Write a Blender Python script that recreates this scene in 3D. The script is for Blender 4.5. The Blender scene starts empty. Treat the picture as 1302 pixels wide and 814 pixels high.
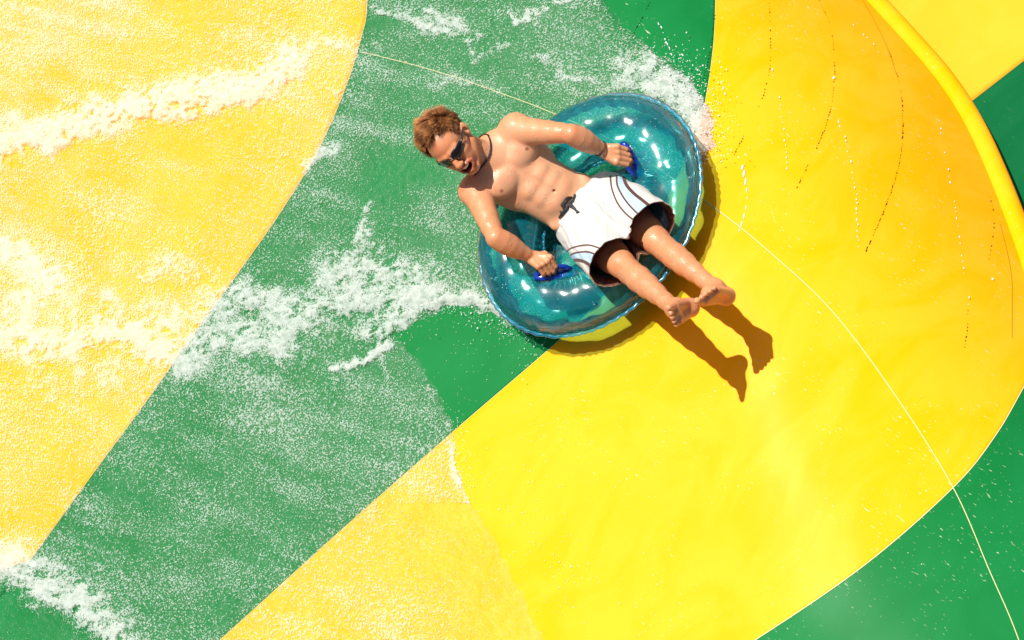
import bpy, bmesh, math, random, time
import numpy as np
from mathutils import Vector
T0 = time.time()
rng = np.random.default_rng(7)
random.seed(7)
# ------------------------------------------------------------------ frame
# World: z is the normal of the slide where the ring lies, +X runs from the rider's head to his feet.
TH = math.radians(28.0); CS, SN = math.cos(TH), math.sin(TH)
D = 10.0; F = 3000.0
RV = np.array([.82*CS, .57, -.82*SN]); RV /= np.linalg.norm(RV)
CV = np.array([SN, 0, CS])
UV = np.cross(CV, RV); UV /= np.linalg.norm(UV)
RV = np.cross(UV, CV)
M3 = np.stack([RV, UV, CV])            # rows: camera-aligned design axes
T = np.array([0, 0, .15])
ORG = T - RV*(97/300) - UV*(135/300)
CAM = ORG + CV*D
def J(px, py, w=0.0):                  # design coordinates of a measured point
    s = (D-w)/F
    return np.array([(px-651)*s, (407-py)*s, w])
def W(p): return np.asarray(p) @ M3 + ORG     # design -> world
def proj(P):                           # world -> measured plan coordinates
    q = (np.asarray(P)-ORG) @ M3.T
    s = F/(D-q[..., 2])
    return q[..., 0]*s+651, 407-q[..., 1]*s
def ray(px, py):
    px = np.asarray(px, float); py = np.asarray(py, float)
    d = np.stack([(px-651)/F, (407-py)/F, -np.ones_like(px)], -1) @ M3
    return d
def on_z(px, py, z):
    d = ray(px, py); t = (z-CAM[2])/d[..., 2]
    return CAM + d*t[..., None]
# ------------------------------------------------------------------ noise + polyline tools
_tab = rng.random((256, 256)).astype(np.float32)
def vnoise(x, y):
    xi = np.floor(x).astype(int); yi = np.floor(y).astype(int)
    fx = x-xi; fy = y-yi
    fx = fx*fx*(3-2*fx); fy = fy*fy*(3-2*fy)
    a = _tab[xi & 255, yi & 255]; b = _tab[(xi+1) & 255, yi & 255]
    c = _tab[xi & 255, (yi+1) & 255]; d = _tab[(xi+1) & 255, (yi+1) & 255]
    return (a*(1-fx)+b*fx)*(1-fy)+(c*(1-fx)+d*fx)*fy
def fbm(x, y, o=4):
    s = 0; a = .5; n = 0
    for i in range(o):
        s = s+a*vnoise(x+17.3*i, y+9.1*i); n += a; a *= .5; x = x*2.03; y = y*2.03
    return s/n
def sstep(a, b, x):
    t = np.clip((x-a)/(b-a), 0, 1); return t*t*(3-2*t)
def crom(pts, n):
    P = np.array(pts, float)
    P = np.vstack([2*P[0]-P[1], P, 2*P[-1]-P[-2]])
    out = []
    for i in range(1, len(P)-2):
        for t in np.linspace(0, 1, 24, endpoint=False):
            p0, p1, p2, p3 = P[i-1:i+3]
            out.append(.5*((2*p1)+(-p0+p2)*t+(2*p0-5*p1+4*p2-p3)*t*t+(-p0+3*p1-3*p2+p3)*t**3))
    out.append(P[-2]); out = np.array(out)
    L = np.r_[0, np.cumsum(np.linalg.norm(np.diff(out, axis=0), axis=1))]
    s = np.linspace(0, L[-1], n)
    return np.stack([np.interp(s, L, out[:, k]) for k in range(out.shape[1])], -1)
def pdist(x, y, pl):
    """distance to a polyline, signed side (+ left), parameter 0..1"""
    pl = np.array(pl, float); best = np.full(x.shape, 1e9); sd = np.ones(x.shape); par = np.zeros(x.shape)
    n = len(pl)-1
    for i in range(n):
        a = pl[i]; d = pl[i+1]-a; L2 = d@d+1e-12
        t = np.clip(((x-a[0])*d[0]+(y-a[1])*d[1])/L2, 0, 1)
        ex = x-a[0]-t*d[0]; ey = y-a[1]-t*d[1]
        q = np.hypot(ex, ey); m = q < best
        best = np.where(m, q, best)
        sd = np.where(m, np.sign(d[0]*ey-d[1]*ex), sd); par = np.where(m, (i+t)/n, par)
    return best, sd, par
def inpoly(x, y, pl):
    r = np.zeros(x.shape, bool); n = len(pl)
    for i in range(n):
        x1, y1 = pl[i]; x2, y2 = pl[(i+1) % n]
        if y1 == y2: continue
        c = ((y1 > y) != (y2 > y)) & (x < (x2-x1)*(y-y1)/(y2-y1)+x1)
        r ^= c
    return r
# ------------------------------------------------------------------ blender helpers
COL = bpy.context.scene.collection
def link(o): COL.objects.link(o); return o
def tag(o, label=None, cat=None, group=None, kind=None):
    if label: o['label'] = label
    if cat: o['category'] = cat
    if group: o['group'] = group
    if kind: o['kind'] = kind
    return o
def mesh(name, V, Fc, mats, parent=None, smooth=True, attrs=None, midx=None):
    me = bpy.data.meshes.new(name)
    V = np.asarray(V, np.float32)
    if isinstance(Fc, np.ndarray):
        k = Fc.shape[1]
        me.vertices.add(len(V)); me.vertices.foreach_set('co', V.ravel())
        me.loops.add(Fc.size); me.loops.foreach_set('vertex_index', Fc.ravel().astype(np.int32))
        me.polygons.add(len(Fc)); me.polygons.foreach_set('loop_start', np.arange(0, Fc.size, k, dtype=np.int32))
        me.update(calc_edges=True)
    else:
        me.from_pydata([tuple(map(float, v)) for v in V], [], Fc)
    if not isinstance(mats, (list, tuple)): mats = [mats]
    for m in mats: me.materials.append(m)
    if midx is not None: me.polygons.foreach_set('material_index', np.asarray(midx, np.int32))
    me.polygons.foreach_set('use_smooth', np.full(len(me.polygons), smooth))
    for k, v in (attrs or {}).items():
        v = np.asarray(v, np.float32)
        if v.ndim == 1:
            a = me.attributes.new(k, 'FLOAT', 'POINT'); a.data.foreach_set('value', v)
        else:
            a = me.attributes.new(k, 'FLOAT_COLOR', 'POINT'); a.data.foreach_set('color', np.c_[v, np.ones(len(v))].astype(np.float32).ravel())
    me.update()
    o = link(bpy.data.objects.new(name, me)); o.parent = parent
    return o
def empty(name, loc):
    o = link(bpy.data.objects.new(name, None)); o.location = loc; o.empty_display_size = .1
    return o
def adopt(o, parent):                  # parent while the vertices stay in world place
    o.parent = parent
    o.location = Vector(o.location)-Vector(parent.location) if parent.parent is None else o.location
    return o
def gridmesh(P):
    n, m = P.shape[:2]
    idx = np.arange(n*m).reshape(n, m)
    Fq = np.stack([idx[:-1, :-1], idx[1:, :-1], idx[1:, 1:], idx[:-1, 1:]], -1).reshape(-1, 4)
    return P.reshape(-1, 3), Fq
def sweep(path, rad, n=8, cap=True, ell=None):
    path = np.array(path, float); rad = np.broadcast_to(rad, (len(path),)).astype(float)
    tg = np.gradient(path, axis=0); tg /= np.linalg.norm(tg, axis=1)[:, None]+1e-12
    up = np.array([0, 0, 1.]) if abs(tg[0][2]) < .9 else np.array([1., 0, 0])
    V = []
    nrm = np.cross(np.cross(tg[0], up), tg[0])
    for i in range(len(path)):
        nrm = nrm-tg[i]*(nrm@tg[i]); nrm /= np.linalg.norm(nrm); bi = np.cross(tg[i], nrm)
        for k in range(n):
            a = 2*math.pi*k/n
            V.append(path[i]+rad[i]*(math.cos(a)*nrm*(ell or 1)+math.sin(a)*bi))
    Fc = []
    for i in range(len(path)-1):
        for k in range(n):
            Fc.append((i*n+k, i*n+(k+1) % n, (i+1)*n+(k+1) % n, (i+1)*n+k))
    if cap:
        Fc.append(tuple(range(n))[::-1]); Fc.append(tuple((len(path)-1)*n+k for k in range(n)))
    return V, Fc
class MB:
    def __init__(s): s.V = []; s.F = []
    def add(s, V, Fc):
        b = len(s.V); s.V += [tuple(v) for v in V]; s.F += [tuple(int(i)+b for i in f) for f in Fc]; return s
_ico = None
def ico(sub=1):
    bm = bmesh.new(); bmesh.ops.create_icosphere(bm, subdivisions=sub, radius=1)
    V = np.array([v.co[:] for v in bm.verts]); Fc = np.array([[v.index for v in f.verts] for f in bm.faces]); bm.free()
    return V, Fc
def blobs(C, R, sub=1, stretch=None):
    """many small ellipsoids -> arrays; C centres, R (n,3) radii or (n,)"""
    V, Fc = ico(sub); C = np.asarray(C); R = np.asarray(R)
    if R.ndim == 1: R = np.repeat(R[:, None], 3, 1)
    A = V[None]*R[:, None]+C[:, None]
    FF = Fc[None]+(np.arange(len(C))*len(V))[:, None, None]
    return A.reshape(-1, 3), FF.reshape(-1, 3)
# ------------------------------------------------------------------ materials
def newmat(name):
    m = bpy.data.materials.new(name); m.use_nodes = True; nt = m.node_tree; nt.nodes.clear()
    out = nt.nodes.new('ShaderNodeOutputMaterial'); return m, nt, out
class NT:
    def __init__(s, nt): s.nt = nt
    def n(s, t, ins=None, **kw):
        x = s.nt.nodes.new(t)
        for k, v in kw.items(): setattr(x, k, v)
        for k, v in (ins or {}).items():
            if hasattr(v, 'links') or isinstance(v, bpy.types.NodeSocket): s.nt.links.new(v, x.inputs[k])
            else: x.inputs[k].default_value = v
        return x
    def math(s, op, a, b=None, c=None, clamp=False):
        x = s.nt.nodes.new('ShaderNodeMath'); x.operation = op; x.use_clamp = clamp
        for i, v in enumerate((a, b, c)):
            if v is None: continue
            if isinstance(v, bpy.types.NodeSocket): s.nt.links.new(v, x.inputs[i])
            else: x.inputs[i].default_value = v
        return x.outputs[0]
    def mixc(s, f, a, b, mode='MIX'):
        x = s.nt.nodes.new('ShaderNodeMix'); x.data_type = 'RGBA'; x.blend_type = mode
        for i, v in ((0, f), (6, a), (7, b)):
            if isinstance(v, bpy.types.NodeSocket): s.nt.links.new(v, x.inputs[i])
            else: x.inputs[i].default_value = (*v, 1) if isinstance(v, tuple) and len(v) == 3 else v
        return x.outputs[2]
    def ramp(s, f, a, b):
        x = s.nt.nodes.new('ShaderNodeMapRange'); x.interpolation_type = 'SMOOTHSTEP'
        s.nt.links.new(f, x.inputs[0])
        for i, v in ((1, a), (2, b)):
            if isinstance(v, bpy.types.NodeSocket): s.nt.links.new(v, x.inputs[i])
            else: x.inputs[i].default_value = v
        return x.outputs[0]
    def noise(s, co, scale, detail=3, rough=.5, dist=0):
        x = s.n('ShaderNodeTexNoise', {'Vector': co, 'Scale': scale, 'Detail': detail, 'Roughness': rough, 'Distortion': dist}); return x.outputs[0]
    def pos(s): return s.n('ShaderNodeNewGeometry').outputs['Position']
    def bump(s, h, dist=.002, strength=1.0):
        return s.n('ShaderNodeBump', {'Height': h, 'Distance': dist, 'Strength': strength}).outputs[0]
def simple(name, col, rough=.5, coat=0, sss=0, bump=None, metal=0, spec=.5, var=.0):
    m, nt, out = newmat(name); t = NT(nt); p = t.pos()
    c = (*col, 1)
    ins = {'Roughness': rough, 'Coat Weight': coat, 'Coat Roughness': .05, 'Metallic': metal, 'Specular IOR Level': spec}
    b = t.n('ShaderNodeBsdfPrincipled', ins)
    nz = t.noise(p, 40, 4)
    cc = t.mixc(nz, tuple(x*(1-var) for x in col), tuple(min(1, x*(1+var)) for x in col))
    nt.links.new(cc, b.inputs['Base Color'])
    if bump: nt.links.new(t.bump(t.noise(p, bump[0], 4), bump[1]), b.inputs['Normal'])
    nt.links.new(b.outputs[0], out.inputs[0]); return m
def gelcoat(name, c1, c2, fleck=.7):
    m, nt, out = newmat(name); t = NT(nt); p = t.pos()
    big = t.noise(t.n('ShaderNodeMapping', {'Vector': p, 'Scale': (1.6, .8, 1), 'Rotation': (0, 0, .6)}).outputs[0], 2.6, 6, .6, .9)
    fine = t.noise(p, 55, 3)
    col = t.mixc(t.ramp(big, .35, .65), c1, c2)
    # pale flecks and streaks on the gelcoat
    mp = t.n('ShaderNodeMapping', {'Vector': p, 'Scale': (1, 3.2, 1), 'Rotation': (0, 0, .5)}).outputs[0]
    fl = t.ramp(t.noise(mp, 42, 2, .5), .665, .74)
    patch = t.ramp(t.noise(p, 3.1, 3), .46, .62)
    fl = t.math('MULTIPLY', fl, patch)
    col = t.mixc(t.math('MULTIPLY', fl, fleck), col, (.50, .48, .33))
    b = t.n('ShaderNodeBsdfPrincipled', {'Base Color': col, 'Roughness': .6, 'Coat Weight': .02, 'Coat Roughness': .28, 'Specular IOR Level': .04})
    h = t.math('ADD', t.math('MULTIPLY', t.noise(p, 4.0, 2), 1.0), t.math('MULTIPLY', fine, .012))
    nb = t.bump(h, .006, .12)
    nt.links.new(nb, b.inputs['Coat Normal'])
    nt.links.new(b.outputs[0], out.inputs[0]); return m
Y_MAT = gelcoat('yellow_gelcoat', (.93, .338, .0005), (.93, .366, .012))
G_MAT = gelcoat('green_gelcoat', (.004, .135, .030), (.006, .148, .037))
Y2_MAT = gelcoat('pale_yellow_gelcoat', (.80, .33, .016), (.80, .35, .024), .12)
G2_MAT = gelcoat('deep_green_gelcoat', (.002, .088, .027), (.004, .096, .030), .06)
SEAM_MAT = simple('seam_sealant', (.46, .46, .20), .5, var=.1)
DARK_SEAM = simple('panel_edge_bead', (.55, .50, .12), .4)
# ------------------------------------------------------------------ slide surface
LIP_PX = [(560, -560), (760, -370), (930, -190), (1108, 0), (1222, 135), (1296, 300), (1336, 430), (1372, 600), (1405, 800), (1430, 1000), (1450, 1250)]
LIP_H = [1.12, 1.12, 1.12, 1.10, 1.03, .88, .68, .42, .22, .12, .1]
lp = crom([(a[0], a[1], h) for a, h in zip(LIP_PX, LIP_H)], 120)
LIPW = on_z(lp[:, 0], lp[:, 1], -lp[:, 2])
LH = lp[:, 2]; DD = 1.3
def zsurf(x, y):
    d, s, par = pdist(x, y, LIPW[:, :2])
    h = np.interp(par*(len(LH)-1), np.arange(len(LH)), LH)
    g = np.clip((DD-d)/DD, 0, 1)
    return -h*g**2.6 + .012*(fbm(x*.9+5, y*.9+3, 2)-.5) + .010*(fbm(x*2.3+15, y*2.3+3, 2)-.5)
def on_surf(px, py, off=0.0, it=8):
    z = np.zeros_like(np.asarray(px, float))-.1
    for _ in range(it):
        P = on_z(px, py, z+off); z = .4*z+.6*zsurf(P[..., 0], P[..., 1])
    P = on_z(px, py, z+off); return P
SEAM1 = [(468, -330), (470, -160), (467, 0), (460, 45), (440, 110), (405, 190), (360, 265), (303, 347), (250, 420), (190, 505), (120, 600), (38, 713)]
SEAM1B = [(38, 713), (-60, 835), (-190, 1000), (-330, 1180)]
SEAM2 = [(913, -200), (912, -100), (910, 0), (907, 60), (896, 133), (880, 185), (858, 233), (815, 315), (765, 380), (704, 439), (580, 546), (430, 678), (282, 812), (60, 1010), (-120, 1180)]
SEAM3 = [(1336, 430), (1303, 490), (1265, 555), (1212, 620), (1100, 718), (960, 814), (780, 925), (560, 1050), (380, 1180)]
def panel(name, A, B, mat, parent, label, n=150, m=110, lipside=False):
    A = crom(A, n); B = crom(B, n)
    t = np.linspace(0, 1, m)[None, :, None]
    G = A[:, None]*(1-t)+B[:, None]*t
    P = on_surf(G[..., 0], G[..., 1])
    V, Fq = gridmesh(P)
    o = mesh(name, V-np.array(parent.location), Fq, mat, parent)
    # give the shell its laminate thickness, downwards
    md = o.modifiers.new('laminate', 'SOLIDIFY'); md.thickness = .02; md.offset = 1 if np.mean([f.normal.z for f in o.data.polygons]) < 0 else -1
    o['label'] = label
    return o
slide = empty('water_slide', (0, 0, 0))
tag(slide, 'big glossy yellow and green striped water slide carrying the rider and running water', 'water slide')
lipA = [(p[0], p[1]) for p in LIP_PX[:7]]
LEFT = [(-420, -330), (-420, 0), (-420, 400), (-420, 830)]
panel('panel', LEFT, SEAM1, Y_MAT, slide, 'yellow panel at the far left under foaming water')
panel('panel', [(-420, 830), (-420, 1000), (-420, 1180)], SEAM1B, G_MAT, slide, 'green corner panel at the lower left under foam', 60, 60)
panel('panel', SEAM1+SEAM1B[1:], SEAM2, G_MAT, slide, 'broad green panel behind the rider, wet and speckled', 240, 110)
i0 = 0
B3 = [(905+10, -330)]
lipfull = [(c[0], c[1]) for c in crom(LIP_PX, 400)]
li0 = min(range(400), key=lambda i: abs(lipfull[i][1]+202)); li1 = min(range(400), key=lambda i: math.hypot(lipfull[i][0]-1336, lipfull[i][1]-430))
lipseg = lipfull[li0:li1+1:6]
panel('panel', SEAM2, lipseg+SEAM3[1:], Y_MAT, slide, 'wide bright yellow panel under the rider and his shadow', 260, 160)
lipseg2 = lipfull[li1::10]
panel('panel', SEAM3, lipseg2, G_MAT, slide, 'green panel at the lower right with a pale seam line', 150, 90)
# rolled rim along the edge
nl = 220
lpp = crom([tuple(p) for p in LIPW[::4]], nl)
off = np.zeros_like(lpp); off[:, 2] = -.004
V, Fc = sweep(lpp+off, .056, 20)
rim_mats = [Y_MAT, G_MAT]
mi = []
for f in Fc:
    c = np.mean([V[i] for i in f], axis=0); q = proj(c)
    mi.append(0 if q[1] < 428 else 1)
o = mesh('rolled_rim', V, Fc, rim_mats, slide, midx=mi); o['label'] = 'rolled edge bead of the slide'
# laminate seam line running down the slide
def surf_line(name, pts, r, mat, parent, label=None, n=160, lift=.001, flat=.35):
    c = crom(pts, n); P = on_surf(c[:, 0], c[:, 1]); P[:, 2] += lift
    V, Fc = sweep(P, r, 8)
    V = np.array(V); k = np.repeat(P, 8, 0); V[:, 2] = k[:, 2]+(V[:, 2]-k[:, 2])*flat
    o = mesh(name, V, Fc, mat, parent)
    if label: o['label'] = label
    return o
surf_line('seam_line', [(459, 66.5), (470, 69), (530, 84), (590, 102), (640, 120), (700, 143), (790, 185), (905, 262), (980, 322), (1060, 398), (1140, 505), (1212, 620), (1258, 725), (1297, 818), (1340, 960)], .0020, SEAM_MAT, slide, 'thin pale seam line curving across the panels', 260, .004)
surf_line('panel_joint', SEAM2[1:-1], .0016, DARK_SEAM, slide, 'fine joint bead between green and yellow', 260)
surf_line('panel_joint', SEAM3[:-1], .0026, SEAM_MAT, slide, 'fine pale joint bead at the lower right', 200)
surf_line('panel_joint', SEAM1[1:], .0012, DARK_SEAM, slide, 'fine joint bead at the left', 200)
# ------------------------------------------------------------------ the slide section beyond the rim
outer = empty('slide_section', (0, 0, 0))
tag(outer, 'plain yellow and green section of slide in the top right corner beyond the rolled rim', 'slide section')
def outer_z(x, y):
    # continues outward and downward below the rim
    d, s, par = pdist(x, y, LIPW[:, :2])
    h = np.interp(par*(len(LH)-1), np.arange(len(LH)), LH)
    return -h-.10-.42*np.maximum(d, 0)
def on_outer(px, py):
    z = np.full(np.shape(px), -.7)
    for _ in range(14):
        P = on_z(px, py, z); z = .5*z+.5*outer_z(P[..., 0], P[..., 1])
    return on_z(px, py, z)
def opanel(A, B, mat, label, n=60, m=40):
    A = crom(A, n); B = crom(B, n); t = np.linspace(0, 1, m)[None, :, None]
    G = A[:, None]*(1-t)+B[:, None]*t
    V, Fq = gridmesh(on_outer(G[..., 0], G[..., 1]))
    o = mesh('panel', V, Fq, mat, outer); o['label'] = label
    md = o.modifiers.new('laminate', 'SOLIDIFY'); md.thickness = .02; md.offset = 1 if np.mean([f.normal.z for f in o.data.polygons]) < 0 else -1
inl = [(x-26, y+4) for x, y in lipfull]
ia = min(range(400), key=lambda i: abs(lipfull[i][1]+250)); ib = min(range(400), key=lambda i: abs(lipfull[i][1]-150)); ic = min(range(400), key=lambda i: abs(lipfull[i][1]-700))
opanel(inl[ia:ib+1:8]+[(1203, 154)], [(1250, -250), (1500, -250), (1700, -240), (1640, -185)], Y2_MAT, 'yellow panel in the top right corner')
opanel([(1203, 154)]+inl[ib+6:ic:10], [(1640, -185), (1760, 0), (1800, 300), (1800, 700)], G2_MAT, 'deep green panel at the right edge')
# ground far below
gm = simple('concrete', (.33, .32, .30), .9, var=.15, bump=(30, .003))
o = mesh('ground', [(-60, -60, -4.5), (60, -60, -4.5), (60, 60, -4.5), (-60, 60, -4.5)], [(0, 1, 2, 3)], gm, smooth=False); tag(o, kind='structure')
print('slide', time.time()-T0)
# ------------------------------------------------------------------ water
EDGE = [(-500, -400), (660, -400), (720, -200), (762, -10), (786, 24), (825, 56), (850, 78), (878, 98), (896, 122), (908, 150), (910, 185), (893, 215), (850, 255), (800, 300), (745, 370), (700, 412), (672, 428), (655, 420), (630, 403), (600, 391), (572, 391), (548, 404), (520, 420), (507, 428), (530, 450), (548, 482), (566, 515), (578, 548), (582, 585), (592, 620), (612, 655), (640, 705), (668, 760), (700, 830), (760, 1000), (800, 1200), (-500, 1200)]
FOAM = [  # polyline, width, strength, height
 ([(-80, 210), (0, 186), (60, 176), (120, 158), (180, 142), (250, 134), (300, 122), (350, 104), (372, 88)], 25, 1.25, 1.0),
 ([(372, 95), (378, 78), (372, 62)], 12, .9, .5), ([(375, 66), (410, 60), (440, 58)], 9, .5, .3),
 ([(-60, 450), (0, 440), (80, 436), (150, 428), (215, 440)], 22, .75, .5),
 ([(-40, 330), (10, 320), (50, 350), (20, 390)], 26, .5, .4), ([(180, 350), (225, 343)], 12, .55, .4), ([(240, 345), (262, 370), (250, 400)], 14, .4, .3),
 ([(205, 460), (255, 425), (290, 395)], 28, .7, .4),
 ([(240, 462), (275, 440), (310, 432), (345, 415)], 26, .8, .6), ([(300, 385), (345, 385), (362, 410), (352, 440)], 18, .9, .8),
 ([(360, 400), (400, 402), (440, 385), (480, 380), (520, 392)], 30, .95, .9), ([(430, 360), (460, 345), (500, 350), (540, 372)], 30, .8, .6),
 ([(425, 476), (455, 465), (478, 450), (500, 431), (522, 412)], 6, 1.25, .45), ([(470, 430), (500, 415), (530, 400)], 17, 1.0, .9),
 ([(520, 385), (560, 382), (600, 384), (632, 400), (662, 420)], 13, 1.3, 1.3),
 ([(470, 265), (462, 290), (448, 318), (440, 330)], 9, .8, .4), ([(428, 190), (410, 200), (392, 216)], 8, .9, .4),
 ([(540, 440), (562, 490), (574, 530)], 12, .5, .3), ([(572, 520), (577, 548), (579, 575), (586, 612), (590, 640)], 9, 1.3, .7),
 ([(598, 640), (622, 690), (628, 740), (618, 770)], 7, .6, .2), ([(640, 700), (665, 760), (690, 830)], 14, .25, .1), ([(475, 440), (490, 475), (485, 500)], 6, .4, .2),
 ([(-60, 700), (0, 716), (40, 738), (75, 758), (110, 780), (140, 800), (160, 840), (170, 900)], 26, 1.15, .9), ([(-40, 735), (10, 745), (50, 770)], 18, .7, .6),
 ([(800, 96), (835, 92), (865, 100), (885, 118)], 20, .9, 1.4), ([(845, 118), (870, 130), (892, 150), (900, 185)], 26, 1.25, 2.0), ([(780, 105), (812, 108)], 10, .5, .4),
 ([(905, 140), (912, 160), (906, 190)], 12, 1.3, 2.0),
 ([(480, 22), (530, 34), (570, 48), (600, 66), (640, 68)], 9, .65, .3), ([(545, 18), (585, 34), (605, 42)], 8, .7, .3), ([(660, 22), (690, 20), (715, 2), (720, -20)], 6, .8, .3), ([(560, 108), (600, 100), (640, 112)], 8, .35, .1), ([(680, 80), (725, 98), (760, 110)], 8, .4, .2),
]
PATCH = [((520, 215), 70, 28, -.22), ((480, 30), 40, 14, -.3), ((640, 160), 40, 20, -.15), ((250, 420), 22, 10, -.3), ((30, 790), 45, 30, -.55), ((5, 765), 30, 25, -.4), ((60, 810), 35, 14, -.4), ((50, 30), 130, 50, .22), ((520, 270), 60, 40, -.05), ((120, 90), 60, 25, -.08), ((30, 370), 60, 60, .1), ((450, 560), 150, 90, .02), ((560, 430), 30, 20, -.1), ((760, 40), 60, 60, .05), ((620, 180), 50, 16, -.15), ((360, 60), 120, 50, .12)]
st = .0075
cor = np.array([on_z(np.array(float(a)), np.array(float(b)), np.array(0.)) for a, b in [(-260, -230), (950, -230), (950, 1020), (-260, 1020)]])
x0, x1 = cor[:, 0].min(), cor[:, 0].max(); y0, y1 = cor[:, 1].min(), cor[:, 1].max()
X, Yg = np.meshgrid(np.arange(x0, x1, st), np.arange(y0, y1, st), indexing='ij')
Z = zsurf(X, Yg)
PX, PY = proj(np.stack([X, Yg, Z], -1))
keep0 = (PX > -230) & (PX < 930) & (PY > -200) & (PY < 990)
wob = (fbm(X*9, Yg*9, 4)-.5)
wob2 = (fbm(X*22+40, Yg*22, 3)-.5)
qx = PX+wob*34+wob2*12; qy = PY+(fbm(X*9+60, Yg*9+31, 4)-.5)*34+(fbm(X*24+60, Yg*24+31, 3)-.5)*14
EDs = EDGE
ins = inpoly(PX+wob2*14, PY+(fbm(X*26+9, Yg*26+4, 3)-.5)*14, EDs)
dE, _, _ = pdist(PX, PY, EDs+[EDs[0]])
dE = np.where(ins, dE, -dE)
foam = np.zeros_like(PX); crest = np.zeros_like(PX)
for pl, wd, s, h in FOAM:
    pl2 = crom(pl, max(8, len(pl)*4))
    d, sd, par = pdist(qx, qy, pl2)
    endf = 1.0
    # foam lies mostly on the upstream side: sharp downstream edge, feathered tail
    k = np.where(sd > 0, d/(wd*.62), d/(wd*1.15))
    v = np.exp(-k**2.4)
    foam = np.maximum(foam, s*v); crest = np.maximum(crest, h*np.exp(-(d/(wd*.8))**2))*1.0
streak = fbm(X*3.2+Yg*2.0, Yg*14-X*4, 4)
base = .45+.30*(fbm(X*2.1+3, Yg*2.1+8, 4)-.5)+.40*(streak-.5)
for (cx, cy), rx, ry, v in PATCH:
    base = base+v*np.exp(-((PX-cx)/rx)**2-((PY-cy)/ry)**2)
lace = np.abs(fbm(X*16+3, Yg*16+7, 4)-.5)*2
leftsw = sstep(330, 120, PX)*sstep(300, 380, PY)*sstep(540, 470, PY)
sw = np.clip(1-np.abs(fbm(X*5+30, Yg*5+11, 5)-.5)*9, 0, 1)
foam = foam+leftsw*sw*.45
wx = X+.05*(fbm(X*6, Yg*6, 3)-.5); wy = Yg+.05*(fbm(X*6+70, Yg*6+33, 3)-.5)
lc = fbm(X*42+9, Yg*42+2, 3)
fu = .57*wx+.82*wy*0-.6*wy; fv = .8*wx+.57*wy   # across and along the running water
rid = 1-np.abs(fbm(fv*7+1, fu*17+4, 4)-.5)*6.5
rid2 = 1-np.abs(fbm(fv*22+31, fu*34+14, 3)-.5)*5; rid = np.maximum(rid, .8*rid2)
dens = np.clip(base, .12, .8)+foam*(-.08+.70*np.clip(rid, 0, 1)+1.0*(lc-.30))+.25*np.clip(foam-1, 0, 1)
tear = 1-np.clip((lace*1.2)*(foam < .95), 0, .3)
fade = sstep(0, 16, dE)
onyel = sstep(0, 60, dE)
rightfade = np.where((PY > 640) & (PX > 480), sstep(-4, 190, dE), 1.0)
dens = dens*(.25+.75*sstep(-2, 7, dE))*(.30+.70*rightfade)
hgt = .004+.006*fbm(X*7, Yg*7, 3)+.006*np.clip(crest, 0, 2)*fade+.015*np.clip(crest*foam, 0, 3)*(.1+.55*fbm(X*15, Yg*15, 4)+.35*np.clip(rid, 0, 1))*fade
hgt = hgt*sstep(-2, 10, dE)+.0008
keep = keep0 & (dE > 0)
P = np.stack([X, Yg, Z+hgt], -1)
idx = -np.ones(X.shape, int)
fm = keep[:-1, :-1] & keep[1:, :-1] & keep[1:, 1:] & keep[:-1, 1:]
vm = np.zeros(X.shape, bool); vm[:-1, :-1] |= fm; vm[1:, :-1] |= fm; vm[1:, 1:] |= fm; vm[:-1, 1:] |= fm
idx[vm] = np.arange(vm.sum())
Fq = np.stack([idx[:-1, :-1][fm], idx[1:, :-1][fm], idx[1:, 1:][fm], idx[:-1, 1:][fm]], -1)
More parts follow.
